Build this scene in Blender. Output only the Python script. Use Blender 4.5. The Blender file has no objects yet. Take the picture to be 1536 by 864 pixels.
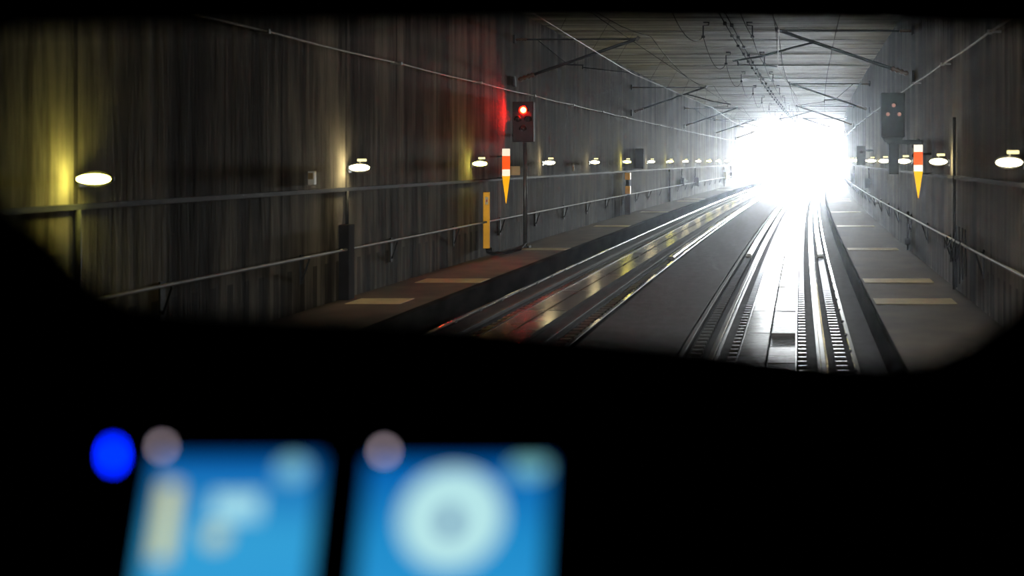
import bpy, bmesh, math, random
from mathutils import Vector
random.seed(7)
sc = bpy.context.scene
COL = sc.collection
PI = math.pi

# ---------------------------------------------------------------- camera
CAMZ = 2.63
cam_d = bpy.data.cameras.new('camera'); cam = bpy.data.objects.new('camera', cam_d); COL.objects.link(cam)
cam.location = (0, 0, CAMZ); cam.rotation_euler = (PI/2, 0, 0)
cam_d.sensor_width = 36; cam_d.lens = 37.5
cam_d.shift_x = -419.6/1536; cam_d.shift_y = -192/1536
cam_d.clip_start = 0.02; cam_d.clip_end = 2000
cam_d.dof.use_dof = True; cam_d.dof.focus_distance = 42; cam_d.dof.aperture_fstop = 1.38
sc.camera = cam

# ---------------------------------------------------------------- exposure and light
sc.view_settings.view_transform = 'Standard'; sc.view_settings.look = 'None'
sc.view_settings.gamma = 1; sc.view_settings.use_curve_mapping = False
sc.view_settings.exposure = 0.0
SKY = 270.0
HAZE = 0.0008
LAMP = 42.0
BEAM = 1500.0
w = bpy.data.worlds.new('overcast_sky'); sc.world = w; w.use_nodes = True
nt = w.node_tree; bg = nt.nodes['Background']
sky = nt.nodes.new('ShaderNodeTexNoise'); sky.inputs['Scale'].default_value = 2.0; sky.inputs['Detail'].default_value = 3
rmp = nt.nodes.new('ShaderNodeValToRGB')
rmp.color_ramp.elements[0].color = (0.85, 0.92, 1.0, 1); rmp.color_ramp.elements[1].color = (0.98, 0.99, 1.0, 1)
nt.links.new(sky.outputs['Fac'], rmp.inputs['Fac']); nt.links.new(rmp.outputs['Color'], bg.inputs['Color'])
bg.inputs['Strength'].default_value = SKY
cy = sc.cycles
cy.use_denoising = True
try: cy.denoiser = 'OPENIMAGEDENOISE'
except Exception: pass
cy.max_bounces = 8; cy.diffuse_bounces = 4; cy.glossy_bounces = 4; cy.transmission_bounces = 4
cy.transparent_max_bounces = 12; cy.volume_bounces = 0
cy.sample_clamp_indirect = 12; cy.use_light_tree = True
cy.caustics_reflective = True; cy.caustics_refractive = False

# ---------------------------------------------------------------- the path of the tunnel
XL, XR, ZC, YEND = -7.6, 2.9, 6.65, 130.0
def c(y): return y*y/4872.0 if y > 0 else 0.0
def P(x, y, z): return Vector((x + c(y), y, z))
def ys(a, b, s):
    n = max(1, int(math.ceil((b-a)/s))); return [a + (b-a)*i/n for i in range(n+1)]
pl = bpy.data.lights.new('tunnel_mouth_daylight', 'AREA'); po = bpy.data.objects.new('tunnel_mouth_daylight', pl); COL.objects.link(po)
pl.shape = 'RECTANGLE'; pl.size = 10.5; pl.size_y = 6.85
po.location = ((XL+XR)/2 + c(YEND), YEND, 3.25); po.rotation_euler = (-PI/2, 0, 0)
pl.cycles.is_portal = True

# ---------------------------------------------------------------- materials
def mat(name, col, rough=0.6, metal=0.0, var=0.25, scale=(4, 4, 4), bump=0.0, spec=0.5, emit=None, estr=0.0):
    m = bpy.data.materials.new(name); m.use_nodes = True
    n = m.node_tree.nodes; l = m.node_tree.links; b = n['Principled BSDF']
    tc = n.new('ShaderNodeTexCoord'); mp = n.new('ShaderNodeMapping'); mp.inputs['Scale'].default_value = scale
    tx = n.new('ShaderNodeTexNoise'); tx.inputs['Scale'].default_value = 1.0; tx.inputs['Detail'].default_value = 5
    l.new(tc.outputs['Object'], mp.inputs['Vector']); l.new(mp.outputs['Vector'], tx.inputs['Vector'])
    r = n.new('ShaderNodeValToRGB'); r.color_ramp.elements[0].position = 0.3; r.color_ramp.elements[1].position = 0.7
    r.color_ramp.elements[0].color = tuple(v*(1-var) for v in col) + (1,)
    r.color_ramp.elements[1].color = tuple(min(1, v*(1+var)) for v in col) + (1,)
    l.new(tx.outputs['Fac'], r.inputs['Fac']); l.new(r.outputs['Color'], b.inputs['Base Color'])
    b.inputs['Roughness'].default_value = rough; b.inputs['Metallic'].default_value = metal
    b.inputs['Specular IOR Level'].default_value = spec
    if bump:
        bp = n.new('ShaderNodeBump'); bp.inputs['Strength'].default_value = bump; bp.inputs['Distance'].default_value = 0.02
        l.new(tx.outputs['Fac'], bp.inputs['Height']); l.new(bp.outputs['Normal'], b.inputs['Normal'])
    if emit:
        b.inputs['Emission Color'].default_value = emit + (1,); b.inputs['Emission Strength'].default_value = estr
    return m

def wall_mat():
    m = bpy.data.materials.new('streaked_wall_concrete'); m.use_nodes = True
    n = m.node_tree.nodes; l = m.node_tree.links; b = n['Principled BSDF']
    tc = n.new('ShaderNodeTexCoord')
    def noise(sc_, detail=5, rough=0.6):
        mp = n.new('ShaderNodeMapping'); mp.inputs['Scale'].default_value = sc_
        t = n.new('ShaderNodeTexNoise'); t.inputs['Scale'].default_value = 1; t.inputs['Detail'].default_value = detail; t.inputs['Roughness'].default_value = rough
        l.new(tc.outputs['Object'], mp.inputs['Vector']); l.new(mp.outputs['Vector'], t.inputs['Vector']); return t.outputs['Fac']
    def ramp(f, p0, c0, p1, c1):
        r = n.new('ShaderNodeValToRGB'); r.color_ramp.elements[0].position = p0; r.color_ramp.elements[1].position = p1
        r.color_ramp.elements[0].color = (c0, c0, c0, 1); r.color_ramp.elements[1].color = (c1, c1, c1, 1)
        l.new(f, r.inputs['Fac']); return r.outputs['Color']
    def mul(a, bb):
        x = n.new('ShaderNodeMix'); x.data_type = 'RGBA'; x.blend_type = 'MULTIPLY'; x.inputs[0].default_value = 1
        l.new(a, x.inputs[6]); l.new(bb, x.inputs[7]); return x.outputs[2]
    streak = ramp(noise((0.2, 1.1, 0.12)), 0.42, 0.18, 0.56, 1.0)
    fine = ramp(noise((0.5, 4.5, 0.35)), 0.38, 0.34, 0.58, 1.0)
    blot = ramp(noise((0.4, 0.35, 0.5)), 0.3, 0.55, 0.7, 1.0)
    sp = n.new('ShaderNodeSeparateXYZ'); l.new(tc.outputs['Object'], sp.inputs[0])
    # cast joints every 2.25 m and close vertical ribs in the bottom band
    def seams(period, width):
        a = n.new('ShaderNodeMath'); a.operation = 'DIVIDE'; l.new(sp.outputs['Y'], a.inputs[0]); a.inputs[1].default_value = period
        f = n.new('ShaderNodeMath'); f.operation = 'FRACT'; l.new(a.outputs[0], f.inputs[0])
        g = n.new('ShaderNodeMath'); g.operation = 'GREATER_THAN'; l.new(f.outputs[0], g.inputs[0]); g.inputs[1].default_value = width
        return g.outputs[0]
    s1 = ramp(seams(2.25, 0.03), 0.0, 0.35, 1.0, 1.0)
    s2 = seams(0.42, 0.35)
    low = n.new('ShaderNodeMath'); low.operation = 'GREATER_THAN'; l.new(sp.outputs['Z'], low.inputs[0]); low.inputs[1].default_value = 0.95
    mx = n.new('ShaderNodeMath'); mx.operation = 'MAXIMUM'; l.new(s2, mx.inputs[0]); l.new(low.outputs[0], mx.inputs[1])
    s2c = ramp(mx.outputs[0], 0.0, 0.40, 1.0, 1.0)
    base = n.new('ShaderNodeRGB'); base.outputs[0].default_value = (0.34, 0.315, 0.27, 1)
    col = mul(mul(mul(mul(mul(base.outputs[0], streak), fine), blot), s1), s2c)
    l.new(col, b.inputs['Base Color']); b.inputs['Roughness'].default_value = 0.9; b.inputs['Specular IOR Level'].default_value = 0.15
    bp = n.new('ShaderNodeBump'); bp.inputs['Strength'].default_value = 0.25; bp.inputs['Distance'].default_value = 0.02
    l.new(fine, bp.inputs['Height']); l.new(bp.outputs['Normal'], b.inputs['Normal'])
    return m

M = {}
M['wall'] = wall_mat()
M['ceiling'] = mat('cast_ceiling_concrete', (0.60, 0.57, 0.52), 0.5, var=0.8, scale=(0.22, 2.2, 1), bump=0.8)
M['floor'] = mat('dark_track_bed', (0.045, 0.045, 0.05), 0.75, var=0.3, scale=(6, 3, 3), bump=0.3, spec=0.25)
M['walk'] = mat('walkway_concrete', (0.12, 0.092, 0.07), 0.7, var=0.35, scale=(1.5, 1.5, 2), bump=0.2, spec=0.3)
M['kerb'] = mat('kerb_concrete', (0.035, 0.035, 0.034), 0.95, var=0.5, spec=0.0, scale=(3, 1, 3), bump=0.3)
M['plate'] = mat('pale_cover_plate_paint', (0.85, 0.76, 0.50), 0.5, metal=0.0, var=0.15)
M['slab'] = mat('polished_centre_slab', (0.15, 0.15, 0.155), 0.15, metal=0.0, var=0.5, scale=(0.4, 5.0, 1), bump=0.04, spec=0.10)
M['slabwarm'] = mat('smooth_left_paving_slab', (0.26, 0.22, 0.18), 0.18, metal=0.0, var=0.2, scale=(1, 1, 1), spec=0.6)
M['rail'] = mat('polished_rail_steel', (0.45, 0.43, 0.43), 0.12, metal=1.0, var=0.1, scale=(3, 0.4, 3))
M['oldrail'] = mat('dull_rail_steel', (0.06, 0.055, 0.06), 0.6, metal=0.3, var=0.2, spec=0.2)
M['rubber'] = mat('black_rubber', (0.03, 0.03, 0.035), 0.55, var=0.3)
M['pad'] = mat('ribbed_track_pad', (0.13, 0.125, 0.125), 0.3, metal=0.5, var=0.3)
M['cover'] = mat('smooth_track_cover', (0.30, 0.30, 0.31), 0.2, metal=0.6, var=0.2, scale=(4, 1, 4))
M['steel'] = mat('galvanised_steel', (0.30, 0.31, 0.33), 0.4, metal=0.8, var=0.2)
M['hand'] = mat('dull_handrail_steel', (0.30, 0.30, 0.30), 0.6, metal=0.2, var=0.2)
M['darksteel'] = mat('dark_painted_steel', (0.04, 0.044, 0.052), 0.7, metal=0.0, var=0.25, spec=0.2)
M['wire'] = mat('bright_contact_wire', (0.40, 0.36, 0.33), 0.4, metal=0.9, var=0.1)
M['cable'] = mat('grey_cable_sheath', (0.36, 0.35, 0.34), 0.5, metal=0.1, var=0.3, scale=(3, 5, 3))
M['black'] = mat('black_cable', (0.02, 0.02, 0.022), 0.9, var=0.2, spec=0.1)
M['box'] = mat('dark_cabinet_paint', (0.03, 0.03, 0.034), 0.9, var=0.2, spec=0.05)
M['yellow'] = mat('yellow_reflective_paint', (0.80, 0.40, 0.02), 0.45, metal=0.6, var=0.1)
M['beige'] = mat('beige_plate', (0.45, 0.33, 0.17), 0.45, metal=.5, var=0.1)
M['white'] = mat('white_paint', (0.8, 0.78, 0.72), 0.4, var=0.05)
M['cab'] = mat('matt_black_cab_lining', (0.0012, 0.0012, 0.0013), 1.0, var=0.2, spec=0.0)
M['desk'] = mat('black_desk_plastic', (0.0015, 0.0015, 0.0016), 1.0, var=0.2, spec=0.0)
M['ground'] = mat('pale_outdoor_ground', (0.6, 0.6, 0.6), 0.8, var=0.15, scale=(0.5, 0.5, 0.5))
M['porc'] = mat('brown_insulator_glaze', (0.12, 0.07, 0.05), 0.3, var=0.1)
YG = (1.0, 0.86, 0.16); WM = (1.0, 0.80, 0.42)
def emis(name, col, s):
    m = bpy.data.materials.new(name); m.use_nodes = True
    n = m.node_tree.nodes; l = m.node_tree.links
    for x in list(n):
        if x.type != 'OUTPUT_MATERIAL': n.remove(x)
    e = n.new('ShaderNodeEmission'); e.inputs['Color'].default_value = col + (1,)
    # faint mottling of the lit surface
    t = n.new('ShaderNodeTexNoise'); t.inputs['Scale'].default_value = 12
    mr = n.new('ShaderNodeMapRange'); mr.inputs[3].default_value = s*0.9; mr.inputs[4].default_value = s*1.1
    l.new(t.outputs['Fac'], mr.inputs[0]); l.new(mr.outputs[0], e.inputs['Strength'])
    l.new(e.outputs[0], n['Material Output'].inputs['Surface']); return m
M['lampY'] = emis('yellow_green_lamp_glass', YG, LAMP)
M['lampW'] = emis('warm_white_lamp_glass', WM, LAMP)
M['stripY'] = emis('pale_yellow_lamp_strip', (1.0, 0.85, 0.4), 1.8)
M['red'] = emis('red_signal_core', (1.0, 0.005, 0.001), 1300.0)
M['redrim'] = emis('red_signal_rim', (1.0, 0.0012, 0.0004), 200.0)
M['lens'] = mat('unlit_lens_added_glow', (0.75, 0.42, 0.35), 0.2, var=0.1, emit=(1, .55, .45), estr=0.25)  # lens is not lit; weak emission put in for its pinkish glow
M['lensdark'] = mat('unlit_dark_lens', (0.03, 0.03, 0.035), 0.1, var=0.1)
M['mk_white'] = mat('marker_white_sheet', (0.95, 0.86, 0.76), 0.38, metal=1.0, var=0.03)
M['mk_orange'] = mat('marker_orange_sheet', (0.95, 0.10, 0.012), 0.38, metal=1.0, var=0.03)
M['mk_yellow'] = mat('marker_yellow_sheet', (0.95, 0.42, 0.008), 0.38, metal=1.0, var=0.03)

# ---------------------------------------------------------------- mesh helpers
class MB:
    def __init__(s, o=(0, 0, 0)): s.v = []; s.f = []; s.sm = []; s.o = Vector(o)
    def add(s, vs, fs, smooth=False):
        b = len(s.v); s.v += [tuple(Vector(v) - s.o) for v in vs]; s.f += [[i+b for i in f] for f in fs]; s.sm += [smooth]*len(fs); return s
    def box(s, x0, x1, y0, y1, z0, z1, bv=0.0):
        if bv:
            bm = bmesh.new(); bmesh.ops.create_cube(bm, size=1)
            for v in bm.verts: v.co = ((x0+x1)/2+v.co.x*(x1-x0), (y0+y1)/2+v.co.y*(y1-y0), (z0+z1)/2+v.co.z*(z1-z0))
            bmesh.ops.bevel(bm, geom=list(bm.edges), offset=bv, segments=2, affect='EDGES', profile=0.5)
            bm.verts.index_update()
            s.add([v.co.copy() for v in bm.verts], [[v.index for v in f.verts] for f in bm.faces]); bm.free(); return s
        vs = [(x0,y0,z0),(x1,y0,z0),(x1,y1,z0),(x0,y1,z0),(x0,y0,z1),(x1,y0,z1),(x1,y1,z1),(x0,y1,z1)]
        return s.add(vs, [[0,3,2,1],[4,5,6,7],[0,1,5,4],[1,2,6,5],[2,3,7,6],[3,0,4,7]])
    def tube(s, pts, r, n=10, caps=True):
        pts = [Vector(p) for p in pts]; rs = r if isinstance(r, (list, tuple)) else [r]*len(pts)
        vs = []; fs = []
        for i, p in enumerate(pts):
            t = (pts[min(i+1, len(pts)-1)] - pts[max(i-1, 0)]).normalized()
            up = Vector((0, 0, 1)) if abs(t.z) < 0.9 else Vector((0, 1, 0))
            a = t.cross(up).normalized(); b = t.cross(a).normalized()
            for k in range(n):
                an = 2*PI*k/n; vs.append(p + (a*math.cos(an) + b*math.sin(an))*rs[i])
        for i in range(len(pts)-1):
            for k in range(n):
                fs.append([i*n+k, i*n+(k+1) % n, (i+1)*n+(k+1) % n, (i+1)*n+k])
        if caps: fs += [list(range(n))[::-1], [(len(pts)-1)*n+k for k in range(n)]]
        return s.add(vs, fs, True)
    def profile(s, prof, a, b, step=2.0):                      # closed profile (x offset, z) swept along the tunnel path
        Y = ys(a, b, step); n = len(prof); vs = []; fs = []
        for y in Y:
            for (x, z) in prof: vs.append(P(x, y, z))
        for i in range(len(Y)-1):
            for k in range(n):
                fs.append([i*n+k, i*n+(k+1) % n, (i+1)*n+(k+1) % n, (i+1)*n+k])
        fs += [list(range(n))[::-1], [(len(Y)-1)*n+k for k in range(n)]]
        return s.add(vs, fs)
    def ellipsoid(s, c0, r, y0=-1.0, y1=1.0, n=20, m=8):       # slice of an ellipsoid along y
        vs = []; fs = []
        for i in range(m+1):
            t = y0 + (y1-y0)*i/m; q = math.sqrt(max(0, 1-t*t))
            for k in range(n):
                a = 2*PI*k/n; vs.append((c0[0]+r[0]*q*math.cos(a), c0[1]+r[1]*t, c0[2]+r[2]*q*math.sin(a)))
        for i in range(m):
            for k in range(n): fs.append([i*n+k, i*n+(k+1) % n, (i+1)*n+(k+1) % n, (i+1)*n+k])
        fs += [list(range(n))[::-1], [m*n+k for k in range(n)]]
        return s.add(vs, fs, True)
    def build(s, name, m, parent=None):
        me = bpy.data.meshes.new(name); me.from_pydata(s.v, [], s.f); me.materials.append(m)
        me.polygons.foreach_set('use_smooth', s.sm)
        bm = bmesh.new(); bm.from_mesh(me)
        bmesh.ops.recalc_face_normals(bm, faces=bm.faces); bm.to_mesh(me); bm.free()
        o = bpy.data.objects.new(name, me); COL.objects.link(o)
        if parent: o.parent = parent
        else: o.location = s.o
        return o
def tag(o, label=None, cat=None, group=None, kind=None):
    if label: o['label'] = label
    if cat: o['category'] = cat
    if group: o['group'] = group
    if kind: o['kind'] = kind
    return o
def thing(name, loc, label, cat, group=None):
    o = bpy.data.objects.new(name, None); COL.objects.link(o); o.location = loc; o.empty_display_size = 0.2
    return tag(o, label, cat, group)
def dup(root, loc, label=None, swap=None):
    r = root.copy(); COL.objects.link(r); r.location = loc
    if label: r['label'] = label
    def rec(src, dst):
        for ch in [o for o in COL.objects if o.parent == src]:
            k = ch.copy(); k.parent = dst; COL.objects.link(k)
            if swap and k.name.split('.')[0] in swap:
                k.data = k.data.copy(); k.data.materials[0] = swap[k.name.split('.')[0]]
            rec(ch, k)
    rec(root, r); return r
def struct(name, mb, m, label=None):
    return tag(mb.build(name, m), label, None, None, 'structure')
ORD = ['nearest', 'second', 'third', 'fourth', 'fifth', 'sixth', 'seventh', 'eighth', 'ninth', 'tenth', 'eleventh', 'twelfth',
       'thirteenth', 'fourteenth', 'fifteenth', 'sixteenth', 'seventeenth', 'eighteenth']
def nth(i, noun, where): return ('%s nearest the train %s' % (noun, where)) if i == 0 else ('%s %s, %s away from the train' % (noun, where, ORD[i]))

# ---------------------------------------------------------------- the tunnel shell
YB = -60.0
struct('floor', MB().profile([(XL-.4, -.5), (XR+.4, -.5), (XR+.4, -.1), (XL-.4, -.1)], YB-.4, YEND), M['floor'])
struct('wall_left', MB().profile([(XL-.4, -.1), (XL, -.1), (XL, ZC), (XL-.4, ZC)], YB, YEND), M['wall'])
struct('wall_right', MB().profile([(XR, -.1), (XR+.4, -.1), (XR+.4, ZC), (XR, ZC)], YB, YEND), M['wall'])
struct('wall_back', MB().box(XL-.4, XR+.4, YB-.4, YB, -.1, ZC), M['wall'])
ce = MB()
y = YB-.4
while y < YEND-.1:                                             # precast ceiling planks with chamfered joints
    y2 = min(YEND, y+1.2)
    dz = random.uniform(-.03, .02)
    pr = [(y, ZC+.05), (y+.05, ZC+dz), (y2-.05, ZC+dz), (y2, ZC+.05), (y2, ZC+.4), (y, ZC+.4)]
    vs = []
    for X in (XL-.4, XR+.4):
        for (yy, z) in pr: vs.append(P(X, yy, z))
    fs = [[k, (k+1) % 6, 6+(k+1) % 6, 6+k] for k in range(6)] + [[0,1,2,3,4,5], [11,10,9,8,7,6]]
    ce.add(vs, fs); y = y2
struct('ceiling', ce, M['ceiling'])
struct('centre_bed', MB().profile([(-3.13, -.1), (-1.62, -.1), (-1.62, -.015), (-3.13, -.015)], -4, YEND), M['floor'])
wk = MB().profile([(XL, -.1), (-5.99, -.1), (-5.99, .30), (XL, .30)], -4, YEND)
struct('walkway', wk, M['walk'])
wk = MB().profile([(1.26, -.1), (XR, -.1), (XR, .30), (1.26, .30)], -4, YEND)
struct('walkway', wk, M['walk'])
struct('kerb', MB().profile([(-5.99, -.1), (-5.87, -.1), (-5.87, .28), (-5.90, .305), (-5.99, .305)], -4, YEND), M['kerb'])
struct('kerb', MB().profile([(1.20, -.1), (1.26, -.1), (1.26, .305), (1.22, .305), (1.20, .28)], -4, YEND), M['kerb'])
# outside
struct('ground', MB().box(-60, 80, YEND, 420, -.5, -.1), M['ground'])

# ---------------------------------------------------------------- tracks
def track(xc, label, ribs_to, low_plate=None):
    t = thing('railway_track', (xc, 0, -.1), label, 'track'); o = t.location
    for s in (-1, 1):
        x = xc + s*.75
        pr = [(x-.07, -.1), (x+.07, -.1), (x+.07, -.085), (x+.012, -.07), (x+.012, -.035), (x+.036, -.025), (x+.036, -.006), (x+.028, 0), (x-.028, 0), (x-.036, -.006), (x-.036, -.025), (x-.012, -.035), (x-.012, -.07), (x-.07, -.085)]
        MB(o).profile(pr, -4, 150).build('rail', M['rail'] if xc > -2 else M['oldrail'], t)
    # paving slabs between the rails, two abreast
    SL = 1.2 if xc > -2 else 2.9
    mb = MB(o); y = 2.0 if xc > -2 else 1.5
    while y < 127:
        for s in (-1, 1):
            a, b = (xc-.375, xc-(.016 if xc > -2 else .026)) if s < 0 else (xc+(.016 if xc > -2 else .026), xc+.375)
            dz = random.uniform(-.003, .003)
            if low_plate and s > 0 and abs(y-low_plate) < .6: dz = -.05
            ta, tb = random.uniform(-.006, .006), random.uniform(-.002, .002)
            if xc < -2: ta, tb = ta*.4, tb*.3
            top = [P(a, y, -.03+dz+ta-tb), P(b, y, -.03+dz+ta+tb), P(b, y+SL-.055, -.03+dz-ta+tb), P(a, y+SL-.055, -.03+dz-ta-tb)]
            bot = [(p.x, p.y, -.1) for p in top]
            mb.add(bot+top, [[0,3,2,1],[4,5,6,7],[0,1,5,4],[1,2,6,5],[2,3,7,6],[3,0,4,7]])
        y += SL
    mb.build('centre_paving', M['slab'] if xc > -2 else M['slabwarm'], t)
    MB(o).profile([(xc-.40, -.1), (xc-.38, -.1), (xc-.38, -.02), (xc-.40, -.02)], 2, 128).build('edging', M['cover'], t)
    MB(o).profile([(xc+.38, -.1), (xc+.40, -.1), (xc+.40, -.02), (xc+.38, -.02)], 2, 128).build('edging', M['cover'], t)
    # ribbed pads
    for off, wd, y1 in ((-.475, .055, 110), (.475, .055, 110), (-.99, .075, ribs_to), (.99, .075, ribs_to)):
        if xc < -2 and off in (.475, -.99): continue
        mb = MB(o); y = 2.0
        while y < y1:
            n = 5; vs = []; fs = []
            L = .24; h = .045
            prof = [(y+L*(.5-.5*math.cos(PI*i/n)), -.1 + .03 + h*math.sin(PI*i/n)) for i in range(n+1)]
            prof = [(y, -.1)] + prof + [(y+L, -.1)]; m_ = len(prof)
            for X in (xc+off-wd, xc+off+wd):
                for (yy, z) in prof: vs.append(P(X, yy, z))
            for i in range(m_-1): fs.append([i, i+1, m_+i+1, m_+i])
            fs += [list(range(m_))[::-1], [m_+i for i in range(m_)]]
            mb.add(vs, fs, False); y += .30
        mb.build('ribbed_pad', M['pad'], t)
    for s in (-1, 1):
        a = xc + s*.99
        if xc < -2 and s < 0:
            a = xc - 1.17
            MB(o).tube([P(a, y, -.01) for y in ys(2, 150, 1.5)], .042, 16).build('round_edge_rail', M['rail'], t)
            continue
        MB(o).profile([(a-.085, -.1), (a+.085, -.1), (a+.085, .01), (a+.06, .035), (a-.06, .035), (a-.085, .01)], ribs_to+.3, 128).build('cable_trough_cover', M['cover'], t)
        a = xc + s*1.17
        MB(o).profile([(a-.035, -.1), (a+.035, -.1), (a+.035, -.004), (a+.027, .004), (a-.027, .004), (a-.035, -.004)], -4, 150).build('edge_strip', M['rail'] if s > 0 or xc < -2 else M['oldrail'], t)
    # small fixings on the outer strip
    side = 1.17 if xc > -2 else -1.17
    for i in range(26):
        y = 12 + i*1.35; q = P(xc+side-(.03 if side > 0 else -.03), y, 0)
        MB(o).box(q.x-.022, q.x+.022, y-.05, y+.05, -.02, .012, .004).build('strip_fixing', M['darksteel'], t)
    return t
track(-.376, 'shiny slab track straight ahead of the train, on the right half of the tunnel', 29.2, 15.4)
track(-4.41, 'slab track on the left with amber lamp reflections on its paving', 28.4)

# ---------------------------------------------------------------- walkway cover plates
PD = [17.6, 20.6, 27.9, 37.6, 47.8, 60.5, 63.6, 82.8, 98.5]
for side in ('left', 'right'):
    for i, d in enumerate(PD):
        if side == 'left': x0, x1 = -7.25, -6.0
        else: x0, x1 = 1.30, 2.62
        if side == 'left' and i == 0: x0, x1 = -7.3, -6.4
        q = P((x0+x1)/2, d, .30); hw = (x1-x0)/2
        mb = MB(q).box(q.x-hw, q.x+hw, d-.34, d+.34, .30, .306, .002)
        o = mb.build('cover_plate', M['plate'])
        tag(o, nth(i, 'flat pale cover plate', 'across the %s walkway' % side), 'cover plate', 'cover plates across the %s walkway' % side)

# ---------------------------------------------------------------- wall lamps
def lamp_proto(side, glass, strip, label, group, loc):
    t = thing('wall_lamp', loc, label, 'wall lamp', group); s = -1 if side == 'left' else 1
    mb = MB().tube([(s*.235, .16, -.03), (s*.10, .16, -.03), (0, .12, -.01)], .014, 8)
    mb.box(*sorted((s*.24, s*.215)), .10, .22, -.09, .04, .004)
    mb.build('bracket', M['steel'], t)
    MB().ellipsoid((0, .05, 0), (.185, .09, .085), -.2, 1.0).build('housing', M['darksteel'], t)
    MB().ellipsoid((0, .03, 0), (.165, .17, .055), -1.0, 0.1).build('diffuser', glass, t)
    if strip:
        MB().box(-.03, .12, -.01, .03, .105, .150, .008).build('top_strip', M['stripY'], t)
        MB().box(-.005, .015, .02, .04, .07, .11).build('strip_stem', M['darksteel'], t)
    return t
glass = lambda k: M['lampY'] if k in (0, 2, 5, 7, 10, 13) else M['lampW']
gl = 'row of lamps on the left wall'; gr = 'row of lamps on the right wall'
names = lambda side, i, k: (('yellow' if glass(k) is M['lampY'] else 'warm white') + ' lit oval wall lamp on the %s wall, ' % side) + ('nearest the train' if i == 0 else '%s counting away from the train' % ORD[i])
def lloc(k, z=None): 
    y = 11.2 + 6.75*k + (.03 if k else 0); p = P(-7.36, y, z or (2.535 + .01*min(k, 3)*.5)); return p
lamp_proto('left', M['lampY'], False, names('left', 0, 0), gl, lloc(0, 2.43))
L1 = lamp_proto('left', M['lampW'], True, names('left', 1, 1), gl, lloc(1, 2.50))
for k in range(2, 17):
    dup(L1, lloc(k), names('left', k, k), {'diffuser': glass(k)})
R0 = lamp_proto('right', M['lampW'], True, names('right', 0, 1), gr, P(2.66, 13.2, 2.60))
for i in range(1, 9):
    dup(R0, P(2.66, 13.2+6.72*i, 2.60), names('right', i, 1))

# ---------------------------------------------------------------- ducts, cables, handrails
def long_thing(name, build, m, label, cat): return tag(build.build(name, m), label, cat)
long_thing('cable_duct', MB((XL, 0, 2.14)).profile([(XL+.001, 2.105), (XL+.06, 2.105), (XL+.06, 2.165), (XL+.001, 2.165)], 3, 129), M['darksteel'], 'thin dark cable duct running along the left wall just below its lamps', 'cable duct')
long_thing('cable_duct', MB((XR, 0, 2.32)).profile([(XR-.06, 2.285), (XR-.001, 2.285), (XR-.001, 2.345), (XR-.06, 2.345)], 3, 129), M['darksteel'], 'thin dark cable duct running along the right wall just below its lamps', 'cable duct')
def wall_cable(x, z, label):
    s = 1 if x > 0 else -1; W = XR if x > 0 else XL
    t = thing('wall_cable', (x, 0, z), label, 'cable'); o = t.location
    pts = [P(x, y, z - .02*math.sin(PI*((y/5.0) % 1))) for y in ys(4, 128, 1.25)]
    MB(o).tube(pts, .017, 8).build('cable', M['cable'], t)
    for k in range(25):
        y = 5 + 5*k; q = P(x, y, z)
        mb = MB(o).box(*sorted((q.x, W+c(y))), y-.02, y+.02, z-.015, z+.015)
        mb.box(q.x-.035, q.x+.035, y-.03, y+.03, z-.035, z+.03, .006)
        mb.build('clip', M['steel'], t)
wall_cable(-7.42, 4.44, 'bright thick cable clipped high along the left wall')
wall_cable(2.74, 4.43, 'bright thick cable clipped high along the right wall')
def handrail(side, z):
    s = 1 if side == 'right' else -1; W = XR if s > 0 else XL; x = W - s*.13
    t = thing('handrail', (x, 0, z), 'round metal handrail along the %s wall above the %s walkway' % (side, side), 'handrail'); o = t.location
    MB(o).tube([P(x, y, z) for y in ys(4, 128, 2)], .024, 10).build('rail_tube', M['hand'], t)
    for k in range(34):
        y = 5.6 + 3.6*k; q = c(y)
        mb = MB(o).box(*sorted((W+q, W-s*.02+q)), y-.05, y+.05, z-.42, z+.03)
        mb.tube([(W-s*.02+q, y, z-.02), (x+q, y, z-.02)], .016, 6)
        mb.tube([(W-s*.02+q, y, z-.36), (x+q, y, z-.03)], .014, 6)
        mb.build('bracket', M['darksteel'], t)
handrail('left', 1.14); handrail('right', 1.22)

# vertical conduits with boxes
def conduit(side, y, z0, z1, boxes, label, m=None, cat='conduit', r=.03):
    s = 1 if side == 'right' else -1; W = XR if s > 0 else XL; q = P(W - s*.05, y, z0)
    t = thing('wall_conduit', q, label, cat)
    MB(q).tube([(q.x, y, z0), (q.x, y, z1)], r, 8).build('pipe', m or M['darksteel'], t)
    for (a, b, wd, dp, mm, nm) in boxes:
        MB(q).box(*sorted((W+q.x-(W-s*.05), W+q.x-(W-s*.05)-s*wd)), y-dp, y+.02, a, b, .01).build(nm, mm, t)
    return t
conduit('left', 11.25, 1.05, 2.105, [(.30, 1.15, .22, .25, M['box'], 'junction_box')], 'dark pipe and box on the left wall under the nearest lamp')
conduit('left', 17.95, 1.50, 2.105, [(.30, 1.55, .17, .22, M['box'], 'cable_cover')], 'tall dark cable cover with a pipe on the left wall under the second lamp')
conduit('left', 59.65, .30, 2.105, [], 'dark floor to duct pipe between far lamps on left wall', r=.05)
conduit('left', 64.9, 1.3, 2.105, [(1.05, 1.55, .2, .25, M['box'], 'junction_box')], 'dark pipe ending in a box, nearer of the far pair on left wall')
conduit('left', 71.8, 1.2, 2.105, [(.9, 1.45, .3, .3, M['box'], 'junction_box')], 'dark pipe ending in a wider box, farther of the far pair on left wall')
conduit('left', 91.8, .30, 2.105, [(1.0, 1.6, .3, .3, M['beige'], 'junction_box')], 'far pipe with a brown box reaching the left walkway')
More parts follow.
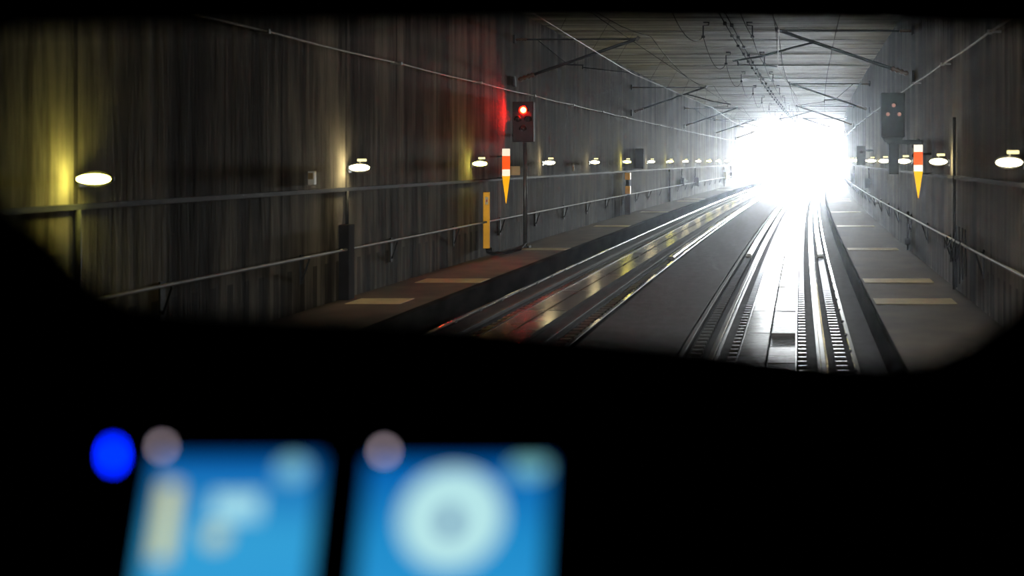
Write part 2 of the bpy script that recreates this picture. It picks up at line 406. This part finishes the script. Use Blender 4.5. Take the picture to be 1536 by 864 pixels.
conduit('left', 97.8, 1.1, 2.105, [(1.0, 1.5, .2, .25, M['box'], 'junction_box')], 'farthest pipe and box on the left wall')
conduit('right', 19.2, .30, 3.4, [], 'tall dark pipe on the right wall beside the second lamp', m=M['kerb'], r=.03)
conduit('right', 45.3, 1.6, 2.285, [(1.45, 1.85, .22, .25, M['box'], 'junction_box')], 'dark pipe and box on the right wall, nearer of two behind the signal')
conduit('right', 62.6, 1.4, 2.285, [(1.25, 1.85, .22, .25, M['box'], 'junction_box')], 'dark pipe and box on the right wall, farther of two behind the signal')
conduit('right', 27.6, .30, 1.30, [(.45, .60, .14, .1, M['darksteel'], 'base_clamp')], 'short pipe standing on the right walkway behind the signal', r=.04)
conduit('right', 13.0, .30, 2.285, [], 'pipe on the right wall below the nearest lamp', r=.03)

# tangle of thin cables hanging at the right handrail
q = P(2.74, 18.4, 1.2)
t = thing('cable_tangle', q, 'tangle of thin black cables hung over the right handrail', 'cables')
for k in range(7):
    y0 = 17.6 + k*.25; a = P(2.72, y0, 1.22+random.uniform(-.04, .12)); b = P(2.74, y0+random.uniform(.5, 1.1), 1.15+random.uniform(-.05, .1))
    m_ = (a+b)/2 - Vector((.03, 0, random.uniform(.12, .4)))
    MB(q).tube([a, a*.5+m_*.5-Vector((0, 0, .06)), m_, b*.5+m_*.5-Vector((0, 0, .06)), b], .011, 6).build('cable_loop', M['black'], t)
for k in range(4):
    y0 = 17.7 + k*.35; a = P(2.82, y0, 1.2)
    MB(q).tube([a+Vector((0, 0, .28)), a, a-Vector((0, .05, .5+.1*k))], .012, 6).build('cable_end', M['black'], t)

# yellow post at the left wall with cables at its foot
q = P(-7.49, 25.7, .5)
t = thing('cable_guard', q, 'yellow upright cable guard on the left wall below a lamp', 'cable guard'); t.rotation_euler.z = math.radians(15)
MB(q).box(q.x-.08, q.x+.08, 25.62, 25.76, .50, 1.86, .01).build('guard_channel', M['yellow'], t)
MB(q).box(q.x-.03, q.x+.04, 25.612, 25.622, 1.56, 1.74).build('warning_label', M['white'], t)
MB(q).box(q.x-.005, q.x+.02, 25.606, 25.612, 1.62, 1.68).build('label_mark', M['mk_orange'] if False else mat('red_print', (.6, .05, .03), .5), t)
q = P(-7.4, 26.3, .30)
t = thing('cable_bundle', q, 'black bundle of cables curling from the foot of the yellow guard', 'cables')
for k in range(5):
    o_ = .03*k
    pts = [P(-7.50+o_, 25.7, .52), P(-7.48+o_, 25.72, .40), P(-7.42+o_, 25.9, .335+.015*k), P(-7.32+o_, 26.4, .33), P(-7.2+o_*1.5, 27.0, .36), P(-7.15+o_, 27.6, .40+.02*k)]
    MB(q).tube(pts, .022, 8).build('cable_strand', M['black'], t)

# yellow phone post far on the left wall
q = P(-7.45, 45.6, .3)
t = thing('emergency_post', q, 'yellow and black emergency box post on the left wall', 'emergency post')
MB(q).box(q.x-.12, q.x+.12, 45.5, 45.75, .30, 1.15, .01).build('base_cabinet', M['box'], t)
MB(q).box(q.x-.09, q.x+.13, 45.5, 45.7, 1.18, 1.52, .02).build('lower_box', M['yellow'], t)
MB(q).box(q.x-.06, q.x+.08, 45.55, 45.7, 1.50, 1.80, .01).build('neck', M['black'], t)
MB(q).box(q.x-.10, q.x+.13, 45.5, 45.7, 1.78, 2.09, .02).build('upper_box', M['yellow'], t)

# boxes on the left wall
def wbox(name, x, y, z0, z1, wd, dp, m, label, cat, extra=None):
    q = P(x, y, (z0+z1)/2)
    t = thing(name, q, label, cat)
    MB(q).box(q.x-wd/2, q.x+wd/2, y, y+dp, z0, z1, min(.012, wd*.15)).build('case', m, t)
    if extra: extra(q, t)
    return t
def ledge(q, t): MB(q).box(q.x-.2, q.x-.14, q.y+.05, q.y+.25, q.z-.05, q.z+.05).build('wall_mount', M['steel'], t)
wbox('wall_cabinet', -7.40, 48.4, 2.23, 3.15, .38, .5, M['box'], 'dark wall cabinet above the duct past the yellow post', 'cabinet', lambda q, t: MB(q).box(q.x-.15, q.x+.15, q.y-.012, q.y, q.z-.4, q.z+.4, .004).build('door', M['darksteel'], t))
wbox('wall_cabinet', -7.30, 119, 2.4, 3.15, .38, .3, M['box'], 'small dark box near the bright end of the left wall', 'cabinet', lambda q, t: MB(q).box(q.x-.28, q.x-.19, q.y+.1, q.y+.2, q.z-.04, q.z+.04).build('wall_mount', M['steel'], t))
wbox('wall_socket', -7.54, 16.6, 2.24, 2.46, .10, .09, M['white'], 'small pale socket box pair on the left wall above the duct', 'socket box', lambda q, t: MB(q).box(q.x-.04, q.x+.04, q.y-.012, q.y, q.z-.02, q.z+.08, .004).build('socket_cover', M['beige'], t))
wbox('wall_reflector', -7.53, 35.5, 2.26, 2.52, .05, .03, M['beige'], 'slim pale reflector stick on the left wall between lamps', 'reflector', lambda q, t: MB(q).box(q.x-.02, q.x+.02, q.y-.008, q.y, q.z+.02, q.z+.12).build('reflective_tip', M['white'], t))

# marker boards
def marker(x, y, zt, zb, hw, side, W, label):
    q = P(x, y, zt); t = thing('marker_board', q, label, 'marker board', 'arrow shaped marker boards'); H = zt-zb
    z1, z2, z3 = zt-.135*H, zt-.38*H, zt-.50*H
    def strip(a, b, m, nm): MB(q).box(q.x-hw, q.x+hw, y-.012, y, b, a).build(nm, m, t)
    strip(zt, z1, M['mk_white'], 'white_band'); strip(z1, z2, M['mk_orange'], 'orange_band'); strip(z2, z3, M['mk_white'], 'white_band')
    vs = [(q.x-hw, y-.012, z3), (q.x+hw, y-.012, z3), (q.x+.006, y-.012, zb), (q.x-.006, y-.012, zb)]
    vs += [(a, y, b) for (a, _, b) in vs]
    MB(q).add(vs, [[0,1,2,3], [7,6,5,4], [0,4,5,1], [1,5,6,2], [2,6,7,3], [3,7,4,0]]).build('yellow_point', M['mk_yellow'], t)
    mb = MB(q)
    for z in (zt-.2, z3-.05): mb.box(*sorted((q.x, W+c(y))), y+.002, y+.03, z-.02, z+.02)
    mb.build('wall_bracket', M['darksteel'], t)
    t.rotation_euler.z = math.radians(15 if side == 'left' else -7)
marker(-7.38, 27.0, 2.92, 1.53, .097, 'left', XL, 'white, orange and yellow pointed marker board on the left wall beneath the red signal')
marker(2.62, 23.0, 2.96, 1.81, .097, 'right', XR, 'white, orange and yellow pointed marker board on the right wall beside the dark signal')

# signals
def disc_y(mb, x, y, z, r, d=.02, n=20):
    mb.tube([(x, y, z), (x, y-d, z)], r, n); return mb
def hood(mb, x, y, z, r, L=.12, n=14):
    vs = []; fs = []
    for (yy, rr) in ((y, r), (y-L, r*.98), (y-L, r*.86), (y, r*.88)):
        for k in range(n+1):
            a = PI*(-.12) + PI*1.24*k/n; vs.append((x+rr*math.cos(a), yy, z+rr*math.sin(a)))
    for j in range(3):
        for k in range(n): fs.append([j*(n+1)+k, j*(n+1)+k+1, (j+1)*(n+1)+k+1, (j+1)*(n+1)+k])
    mb.add(vs, fs, True); return mb
q = P(2.20, 24.7, 3.12)
t = thing('railway_signal', q, 'dark railway signal with three small unlit lamps given a faint glow on the right wall', 'signal')
MB(q).box(1.945+c(24.7), 2.49+c(24.7), 24.7, 24.9, 3.16, 4.19, .02).build('backboard', M['darksteel'], t)
ch = MB(q); x0, x1 = 2.02+c(24.7), 2.42+c(24.7)
ch.add([(x0-.05, 24.72, 3.17), (x1+.05, 24.72, 3.17), (x1-.02, 24.72, 3.05), (x0+.04, 24.72, 3.05), (x0-.05, 25.0, 3.17), (x1+.05, 25.0, 3.17), (x1-.02, 25.0, 3.05), (x0+.04, 25.0, 3.05)],
       [[0,1,2,3], [7,6,5,4], [0,4,5,1], [1,5,6,2], [2,6,7,3], [3,7,4,0]])
ch.build('lower_skirt', M['darksteel'], t)
for (px, pz) in ((2.235, 3.895), (2.10, 3.69), (2.365, 3.69)):
    X = px+c(24.7)
    ln = disc_y(MB(q), X, 24.70, pz, .047).build('signal_lens', M['lens'], t)
    hood(MB(q), X, 24.70, pz, .065).build('lens_hood', M['black'], ln)
MB(q).box(2.1+c(24.7), 2.9+c(24.7), 24.86, 24.94, 3.00, 3.10, .01).build('wall_arm', M['darksteel'], t)
MB(q).box(2.13+c(24.7), 2.36+c(24.7), 24.76, 24.98, 2.30, 3.02, .015).build('relay_case', M['darksteel'], t)
MB(q).tube([(2.82+c(24.7), 24.9, 2.45), (2.82+c(24.7), 24.9, 3.12)], .04, 8).build('wall_post', M['darksteel'], t)
for z in (2.5, 2.72, 2.94): MB(q).tube([(2.72+c(24.7), 24.8, z), (2.72+c(24.7), 24.9, z+.02), (2.86+c(24.7), 24.9, z+.02)], .05, 8).build('cable_gland', M['box'], t)
q = P(2.42, 43, 2.45)
t = thing('railway_signal', q, 'smaller dark signal box farther along the right wall', 'signal')
MB(q).box(q.x-.18, q.x+.18, 43, 43.2, 2.42, 3.2, .02).build('backboard', M['darksteel'], t)
disc_y(MB(q), q.x, 43, 2.95, .06).build('signal_lens', M['lensdark'], t)
MB(q).box(q.x+.1, 2.9+c(43), 43.1, 43.16, 2.98, 3.05).build('wall_arm', M['darksteel'], t)
# red signal on the left
q = P(-7.24, 28.2, .3); X = q.x
t = thing('railway_signal', q, 'railway signal showing a bright red light on the left wall', 'signal')
MB(q).tube([(X, 28.32, .30), (X, 28.32, 3.2)], .055, 12).build('mast', M['steel'], t)
MB(q).box(X-.13, X+.13, 28.2, 28.45, .30, .36, .01).build('mast_foot', M['darksteel'], t)
MB(q).box(X-.28, X+.27, 28.1, 28.3, 3.1, 4.17, .02).build('backboard', M['darksteel'], t)
ln = disc_y(MB(q), X+.01, 28.09, 3.945, .07).build('red_light', M['red'], t); ln['label'] = 'lit red signal lens'
rr = disc_y(MB(q), X+.01, 28.10, 3.945, .10, .012).build('light_rim', M['redrim'], ln)
hood(MB(q), X+.01, 28.10, 3.945, .125, .10).build('lens_hood', M['black'], ln)
for (dx, z) in ((-.13, 3.70), (.14, 3.70), (0, 3.45)):
    ll = disc_y(MB(q), X+dx, 28.1, z, .07).build('signal_lens', M['lensdark'], t)
    hood(MB(q), X+dx, 28.1, z, .09).build('lens_hood', M['black'], ll)
MB(q).box(X-.03, X+.03, 28.35, 28.40, 3.2, 3.3).build('mast_clamp', M['steel'], t)
MB(q).box(XL+c(28.2), X, 28.36, 28.42, 3.25, 3.33).build('wall_arm', M['darksteel'], t)
qq = P(-7.42, 28.0, 2.4)
t = thing('sign_plate', qq, 'small blank beige plate just right of the left marker board', 'sign')
MB(qq).box(qq.x-.125, qq.x+.125, 27.985, 28.0, 2.23, 2.47, .004).build('plate', M['beige'], t); t.rotation_euler.z = math.radians(15)
MB(qq).box(qq.x-.18, qq.x-.05, 28.0, 28.03, 2.33, 2.37).build('plate_bracket', M['darksteel'], t)

# ---------------------------------------------------------------- overhead line
def insul(mb, a, b, r):
    a = Vector(a); b = Vector(b); pts = []; rs = []
    for i in range(9):
        pts.append(a.lerp(b, i/8)); rs.append(r if i % 2 else r*.55)
    return mb.tube(pts, rs, 10)
def cantilever(side, y, kind, label):
    # coordinates of the right-hand type; the left one mirrors about its own track
    cx = -.376 if side == 'right' else -4.41; W = 3.276 if side == 'right' else 3.19; s = 1 if side == 'right' else -1
    def Q(u, z, dy=0): return (cx + s*u + c(y), y+dy, z)       # u: distance from track centre towards the wall
    t = thing('overhead_line_bracket', Q(W, 5.2), label, 'overhead line bracket', 'overhead line brackets on the %s wall' % side); o = t.location
    zb, za = (4.74, 5.87)
    A = (-.12, za); B = (W-.04, zb)
    def S(f): return (A[0]+(B[0]-A[0])*f, A[1]+(B[1]-A[1])*f)
    MB(o).tube([Q(*A), Q(*S(.86))], .042, 10).build('strut', M['darksteel'], t)
    insul(MB(o), Q(*S(.84)), Q(*S(.97)), .075).build('insulator', M['porc'], t)
    MB(o).tube([Q(-.12, za-.01), Q(W-.35, za-.02)], .026, 8).build('top_tube', M['darksteel'], t)
    insul(MB(o), Q(W-.36, za-.02), Q(W-.06, za-.02), .05).build('insulator', M['porc'], t)
    MB(o).box(*sorted((Q(W, 0)[0], Q(W-.06, 0)[0])), y-.09, y+.09, zb-.15, zb+.12, .01).build('wall_mount', M['darksteel'], t)
    MB(o).box(*sorted((Q(W, 0)[0], Q(W-.06, 0)[0])), y-.07, y+.07, za-.12, za+.1, .01).build('wall_mount', M['darksteel'], t)
    MB(o).tube([Q(-.16, za+.06), Q(-.08, za-.06)], .05, 8).build('messenger_clamp', M['steel'], t)
    if kind == 'far':
        r0 = S(.27)
        MB(o).tube([Q(*r0), Q(.3, r0[1]-.12), Q(-.5, 5.22), Q(-1.24, 5.10)], .026, 8).build('registration_tube', M['darksteel'], t)
        MB(o).tube([Q(-1.12, 5.12), Q(-1.10, 4.98)], .022, 6).build('drop_bracket', M['darksteel'], t)
        MB(o).tube([Q(-1.12, 5.02), Q(-.12, 4.96)], .015, 6).build('steady_arm', M['darksteel'], t)
    else:
        r0 = S(.58)
        MB(o).tube([Q(*r0), Q(1.95, r0[1]-.02), Q(1.32, 5.16)], .022, 8).build('registration_tube', M['darksteel'], t)
        MB(o).tube([Q(1.34, 5.17), Q(1.34, 5.06)], .022, 6).build('drop_bracket', M['darksteel'], t)
        MB(o).tube([Q(1.34, 5.10), Q(.37 if side == 'right' else .04, 4.96)], .014, 6).build('steady_arm', M['darksteel'], t)
        MB(o).tube([Q(*r0), Q(2.55, za-.03)], .014, 6).build('brace', M['darksteel'], t)
RD = [26.6, 45.1, 64.0, 83.0, 102.0, 120.5]; LD = [28.5, 47.4, 66.3, 84.6, 103.0, 121.0]
for i, y in enumerate(RD): cantilever('right', y, 'far' if i % 2 == 0 else 'near', nth(i, 'dark slanting overhead line bracket', 'on the right wall'))
for i, y in enumerate(LD): cantilever('left', y, 'near' if i % 2 == 0 else 'far', nth(i, 'dark slanting overhead line bracket', 'on the left wall'))
def line(side, pts_c, label, mz=5.93):
    t = thing('overhead_line', (pts_c[0][0], pts_c[0][1], 5.0), label, 'overhead line'); o = t.location
    mx = -.49 if side == 'right' else -4.30 if False else -3.93 if side == 'left' else 0
    cw = []; ms = []
    for a, b in zip(pts_c[:-1], pts_c[1:]):
        for k in range(8):
            f = k/8; y = a[1]+(b[1]-a[1])*f; x = a[0]+(b[0]-a[0])*f
            cw.append(P(x, y, 4.95)); ms.append(P(mx, y, mz-.42*4*f*(1-f)))
        for f in (.15, .32, .5, .68, .85):
            y = a[1]+(b[1]-a[1])*f; x = a[0]+(b[0]-a[0])*f
            if y > 5: MB(o).tube([P(mx, y, mz-.42*4*f*(1-f)), P(x, y, 4.95)], .004, 5).build('dropper', M['black'], t)
    b = pts_c[-1]; cw.append(P(b[0], b[1], 4.95)); ms.append(P(mx, b[1], mz))
    MB(o).tube(cw, .009, 8).build('contact_wire', M['wire'], t)
    MB(o).tube(ms, .009, 8).build('messenger_wire', M['black'], t)
line('right', [(-.02, 8.1)] + [(-.50 if i % 2 == 0 else -.02, y) for i, y in enumerate(RD)] + [(-.3, 140)], 'thin bright overhead line above the right track')
line('left', [(-3.97, 9.6)] + [(-4.45 if i % 2 == 0 else -3.97, y) for i, y in enumerate(LD)] + [(-4.3, 140)], 'thin bright overhead line above the left track')

# ---------------------------------------------------------------- ceiling hangers, their hanging cables, conduits
HY = [22, 31, 39.7, 48.5, 57.6, 66.5, 75.5, 84.5, 93.5]
def hanger(x, y, s, label, group):
    q = P(x, y, ZC); t = thing('ceiling_hanger', q, label, 'ceiling hanger', group)
    MB(q).box(q.x-.09, q.x+.09, y-.05, y+.05, ZC-.035, ZC+.03, .006).build('ceiling_plate', M['darksteel'], t)
    MB(q).tube([(q.x+s*.07, y, ZC), (q.x+s*.07, y, ZC-.10), (q.x-s*.09, y, ZC-.12), (q.x-s*.09, y, ZC-.44)], .022, 8).build('drop_rod', M['darksteel'], t)
    MB(q).box(q.x-s*.09-.05, q.x-s*.09+.05, y-.06, y+.04, ZC-.47, ZC-.41, .008).build('cable_clamp', M['darksteel'], t)
for i, y in enumerate(HY):
    hanger(-2.68, y, 1, nth(i, 'dark bent ceiling hanger', 'in the left hanger row'), 'left row of ceiling hangers')
    hanger(-1.43, y, -1, nth(i, 'dark bent ceiling hanger', 'in the right hanger row'), 'right row of ceiling hangers')
for nm, x, sg in (('left', -2.77, .5), ('right', -1.34, .12)):
    pts = []
    for a, b in zip(HY[:-1], HY[1:]):
        for k in range(10):
            f = k/10; pts.append(P(x, a+(b-a)*f, ZC-.44-sg*4*f*(1-f)))
    tag(MB((x, 22, ZC-.44)).tube(pts, .011, 6).build('hanging_cable', M['black']), 'thin cable %s between the %s row of ceiling hangers' % ('sagging deeply' if nm == 'left' else 'strung', nm), 'cable')
for j, x in enumerate((-2.14, -1.97)):
    q = P(x, 12, ZC-.04); t = thing('ceiling_conduit', q, '%s of two thin dark conduits clipped under the middle of the ceiling' % ('left' if j == 0 else 'right'), 'conduit')
    MB(q).tube([P(x, y, ZC-.05) for y in ys(12, 126, 2)], .016, 6).build('pipe', M['black'], t)
    for k in range(38):
        y = 13+3*k+j*.4; p = P(x, y, ZC)
        MB(q).box(p.x-.05, p.x+.05, y-.09, y+.09, ZC-.10, ZC+.005, .01).build('clip', M['darksteel'], t)
for j, x in enumerate((1.15, -5.6)):
    tag(MB((x, 0, ZC-.03)).tube([P(x, y, ZC-.03) for y in ys(8, 126, 2)], .012, 6).build('ceiling_cable', M['black']), 'thin straight cable along the ceiling over the %s walkway side' % ('right' if j == 0 else 'left'), 'cable')

# ---------------------------------------------------------------- the driver's cab
def px(x, y, d): return ((x-1187.6)/1600*d, CAMZ-(y-240)/1600*d)
cabt = thing('train_cab', (0, -.6, 1.0), 'black driver cab interior framing the view through its windscreen', 'train cab'); co = cabt.location
YW = 0.92
hole = [px(x, y, YW) for x, y in [(-90, 120), (-90, 60), (-40, 34), (300, 30), (760, 26), (1250, 28), (1600, 40), (1690, 80), (1720, 160), (1700, 300), (1610, 410), (1530, 484), (1470, 528), (1415, 552), (1340, 562), (1200, 553), (1000, 530), (800, 512), (650, 498), (400, 486), (250, 480), (150, 468), (85, 436), (20, 372), (-60, 310), (-90, 240)]]
def ring_mesh(outer, inner, y0, y1, o):
    bm = bmesh.new()
    def loop(pts, y): 
        vs = [bm.verts.new((p[0]-o[0], y-o[1], p[1]-o[2])) for p in pts]
        es = [bm.edges.new((vs[i], vs[(i+1) % len(vs)])) for i in range(len(vs))]; return vs, es
    rings = []
    for y in (y0, y1):
        ov, oe = loop(outer, y); iv, ie = loop(inner, y)
        bmesh.ops.triangle_fill(bm, edges=oe+ie, use_beauty=True); rings.append((ov, iv))
    for j in (0, 1):
        a, b = rings[0][j], rings[1][j]
        for i in range(len(a)): bm.faces.new((a[i], a[(i+1) % len(a)], b[(i+1) % len(a)], b[i]))
    bmesh.ops.recalc_face_normals(bm, faces=bm.faces)
    me = bpy.data.meshes.new('m'); bm.to_mesh(me); bm.free(); return me
me = ring_mesh([(-1.75, 1.0), (1.08, 1.0), (1.08, 3.35), (-1.75, 3.35)], hole, YW, YW+.05, co)
me.materials.append(M['cab']); wf = bpy.data.objects.new('windscreen_frame', me); COL.objects.link(wf); wf.parent = cabt
me = bpy.data.meshes.new('windscreen')
sh = MB(co)
hb = [(a, YW+.02, b) for a, b in hole]; n_ = len(hb)
cxh = sum(a for a, b in hole)/n_; czh = sum(b for a, b in hole)/n_
hb = [(cxh+(a-cxh)*1.005, y_, czh+(b-czh)*1.005) for a, y_, b in hb]
sh.add(hb + [(a, YW+.028, b) for a, _, b in hb], [list(range(n_)), list(range(2*n_-1, n_-1, -1))] + [[i, (i+1) % n_, n_+(i+1) % n_, n_+i] for i in range(n_)])
gm = bpy.data.materials.new('windscreen_glass'); gm.use_nodes = True
n = gm.node_tree.nodes; l = gm.node_tree.links; n.remove(n['Principled BSDF'])
tr = n.new('ShaderNodeBsdfTransparent'); gs = n.new('ShaderNodeBsdfGlossy'); gs.inputs['Roughness'].default_value = 0.02; mxs = n.new('ShaderNodeMixShader')
mxs.inputs[0].default_value = 0.025; tr.inputs[0].default_value = (.98, .99, .98, 1)
l.new(tr.outputs[0], mxs.inputs[1]); l.new(gs.outputs[0], mxs.inputs[2]); l.new(mxs.outputs[0], n['Material Output'].inputs['Surface'])
sh.build('windscreen_glass', gm, cabt)
MB(co).box(-1.8, -1.75, -.8, YW+.05, 1.0, 3.4).build('side_wall', M['cab'], cabt)
MB(co).box(1.08, 1.13, -.8, YW+.05, 1.0, 3.4).build('side_wall', M['cab'], cabt)
MB(co).box(-1.8, 1.13, -.85, -.8, 1.0, 3.4).build('rear_wall', M['cab'], cabt)
MB(co).box(-1.8, 1.13, -18, -.86, .25, 3.42, .03).build('carriage_body', M['cab'], cabt)
MB(co).box(-1.8, 1.13, -.85, YW+.05, 3.35, 3.42).build('roof', M['cab'], cabt)
MB(co).box(-1.8, 1.13, -.85, YW+.05, .3, 1.0).build('floor_pan', M['cab'], cabt)

for hx in (-1.35, .65):
    hl = MB(co).ellipsoid((hx, YW+.05, 1.15), (.11, .05, .09), -.2, 1, 16, 6).build('headlight', emis('headlight_glass', (1, .92, .8), 20), cabt)
    ld = bpy.data.lights.new('headlight_beam', 'SPOT'); lo = bpy.data.objects.new('headlight_beam', ld); COL.objects.link(lo)
    ld.energy = BEAM; ld.color = (1, .93, .82); ld.spot_size = math.radians(44); ld.spot_blend = .5; ld.shadow_soft_size = .08
    lo.location = (hx, YW+.18, 1.15); lo.rotation_euler = (PI/2+math.radians(2), 0, math.radians(5))
# control desk
dk = thing('control_desk', (0, .7, 1.0), 'black control desk below the windscreen holding two screens', 'desk'); do = dk.location
TILT = math.radians(15)
D0 = .75
prof = [(.46, 1.0), (.46, 1.95), (.565, 2.05), (.602, 2.09), (.78, 2.452), (.80, 2.465), (.99, 2.455), (.99, 1.0)]
# face of the desk leans back about 15 degrees near the screens
zt = px(0, 668, D0)[1]
f0 = (D0+.03 - math.tan(TILT)*(zt-2.12), 2.12); f1 = (D0+.03 + math.tan(TILT)*.03, zt+.03)
prof = [(f0[0]-.22, 1.0), (f0[0]-.22, 2.02), (f0[0], 2.08), f0, f1, (f1[0]+.02, f1[1]+.006), (.915, 2.452), (.915, 1.0)]
vs = [(X, a, b) for X in (-1.74, 1.07) for (a, b) in prof]; m_ = len(prof)
MB(do).add(vs, [list(range(m_)), list(range(2*m_-1, m_-1, -1))] + [[i, (i+1) % m_, m_+(i+1) % m_, m_+i] for i in range(m_)]).build('desk_body', M['desk'], dk)
# blue indicator in the desk face
bx, bz = px(172, 682, D0+.022); by = D0+.03+math.tan(TILT)*(bz-zt)
M['blue'] = emis('blue_indicator_glow', (0.0, 0.015, 1.0), 12.0)
lb = MB(do); lb.tube([(bx, by, bz), (bx, by-.006, bz)], .0085, 16); lb.build('indicator_bezel', M['desk'], dk)
lb = MB(do); lb.ellipsoid((bx, by-.006, bz), (.0045, .004, .0085), -1, .3, 14, 5); o = lb.build('blue_indicator', M['blue'], dk); o['label'] = 'glowing blue indicator light'
# faint lever and handle at the right of the desk
lv = MB(do); lx = -.02
lv.box(lx-.09, lx+.16, f0[0]-.19, f0[0]-.10, 2.015, 2.03, .004); lv.build('control_panel', M['darksteel'], dk)
lv = MB(do); lv.tube([(lx, f0[0]-.15, 2.03), (lx, f0[0]-.15, 2.10), (lx+.01, f0[0]-.15, 2.125)], [.008, .007, .016], 10); lv.build('lever', M['darksteel'], dk)

def screen_mat(kind, W, H):
    m = bpy.data.materials.new('lit_screen_' + kind); m.use_nodes = True
    n = m.node_tree.nodes; l = m.node_tree.links
    for x in list(n):
        if x.type != 'OUTPUT_MATERIAL': n.remove(x)
    tc = n.new('ShaderNodeTexCoord'); sp = n.new('ShaderNodeSeparateXYZ'); l.new(tc.outputs['Object'], sp.inputs[0])
    mr = n.new('ShaderNodeMapRange'); mr.inputs[1].default_value = -H; mr.inputs[2].default_value = 0
    l.new(sp.outputs['Z'], mr.inputs[0])
    r = n.new('ShaderNodeValToRGB'); e = r.color_ramp.elements
    e[0].position = 0.0; e[0].color = (.03, .34, .72, 1); e[1].position = 1.0; e[1].color = (.0, .10, .42, 1)
    x = e.new(.55); x.color = (.015, .27, .62, 1) if kind == 'gauge' else (.035, .36, .70, 1)
    l.new(mr.outputs[0], r.inputs['Fac'])
    em = n.new('ShaderNodeEmission'); em.inputs['Strength'].default_value = .95; l.new(r.outputs['Color'], em.inputs['Color'])
    l.new(em.outputs[0], n['Material Output'].inputs['Surface']); return m
def display(x0, x1, ypx, label, kind):
    (a, z) = px(x0, ypx, D0); (b, _) = px(x1, ypx, D0); W = b-a; H = .118; cx_ = (a+b)/2
    t = thing('display_screen', (cx_, D0, z), label, 'screen', 'screens on the control desk'); t.rotation_euler = (-TILT, 0, 0)
    h = W/2; bz_ = .009
    bzl = MB()
    bzl.box(-h-bz_, h+bz_, .002, .026, -H-bz_, bz_, .003)
    bzl.build('casing', M['desk'], t)
    fr = MB()
    for (u0, u1, w0, w1) in ((-h-bz_, -h, -H-bz_, bz_), (h, h+bz_, -H-bz_, bz_), (-h, h, 0, bz_), (-h, h, -H-bz_, -H)): fr.box(u0, u1, -.003, .002, w0, w1)
    fr.build('bezel', M['desk'], t)
    s_ = MB().box(-h, h, 0, .002, -H, 0).build('screen_panel', screen_mat(kind, W, H), t)
    k = 285/W                                                   # screen units per metre for laying out the page
    def U(p): return (p - (x0+x1)/2)/k
    def V(p): return -(p-ypx)/k
    def rect(xa, xb, ya, yb, m, nm, d=.0004): MB().box(U(xa), U(xb), -d-.0006, -d, V(yb), V(ya)).build(nm, m, s_)
    def disc(xc_, yc_, rx, ry, m, nm, d=.0004):
        N = 40; v1 = [(U(xc_)+rx/k*math.cos(2*PI*i/N), -d, V(yc_)+ry/k*math.sin(2*PI*i/N)) for i in range(N)]
        v2 = [(p[0], -d-.0006, p[2]) for p in v1]
        MB().add(v1+v2, [list(range(N)), list(range(2*N-1, N-1, -1))] + [[i, (i+1) % N, N+(i+1) % N, N+i] for i in range(N)]).build(nm, m, s_)
    if kind == 'gauge':
        disc(684, 777, 80, 74, emis('pale_dial_glow', (.48, .80, .83), .98), 'dial')
        disc(683, 782, 15, 19, emis('dial_hub_blue', (.0, .16, .75), .4), 'dial_hub', .0015)
        disc(800, 702, 30, 16, emis('small_round_readout', (.20, .55, .62), .9), 'round_readout')
    else:
        rect(236, 268, 728, 850, emis('yellow_bar_glow', (.72, .74, .36), .9), 'bar_graph')
        rect(325, 405, 745, 785, emis('pale_readout_glow', (.42, .80, .90), .95), 'readout_panel')
        disc(338, 812, 22, 18, emis('warm_round_readout', (.55, .72, .55), .9), 'round_readout')
        disc(452, 706, 26, 20, emis('dim_round_readout', (.22, .58, .75), .9), 'corner_readout')
    return t, U, V
M['led'] = emis('small_white_led', (1.0, .80, .92), 2.3)
t, U, V = display(232, 486, 685, 'left lit blue screen with a yellow bar graph, out of focus', 'readout')
MB().ellipsoid((U(233), -.005, V(669)), (.0026, .002, .0032), -1, 1, 12, 4).build('status_light', M['led'], t)['label'] = 'small pale status light'
t, U, V = display(553, 826, 690, 'right lit blue screen with a pale round dial, out of focus', 'gauge')
MB().ellipsoid((U(574), -.005, V(677)), (.0032, .002, .0032), -1, 1, 12, 4).build('status_light', M['led'], t)['label'] = 'small pale status light'

# ---------------------------------------------------------------- the hazy air of the tunnel
hz = MB().profile([(XL-.3, -.3), (XR+.3, -.3), (XR+.3, ZC+.3), (XL-.3, ZC+.3)], 1.3, YEND-.2, 4)
hm = bpy.data.materials.new('tunnel_haze'); hm.use_nodes = True
n = hm.node_tree.nodes; l = hm.node_tree.links; n.remove(n['Principled BSDF'])
vs_ = n.new('ShaderNodeVolumeScatter'); vs_.inputs['Density'].default_value = HAZE; vs_.inputs['Anisotropy'].default_value = 0.91; vs_.inputs['Color'].default_value = (.84, .92, 1, 1)
l.new(vs_.outputs[0], n['Material Output'].inputs['Volume'])
if HAZE > 0: tag(hz.build('tunnel_haze', hm), 'thin haze in the tunnel air', None, None, 'stuff')
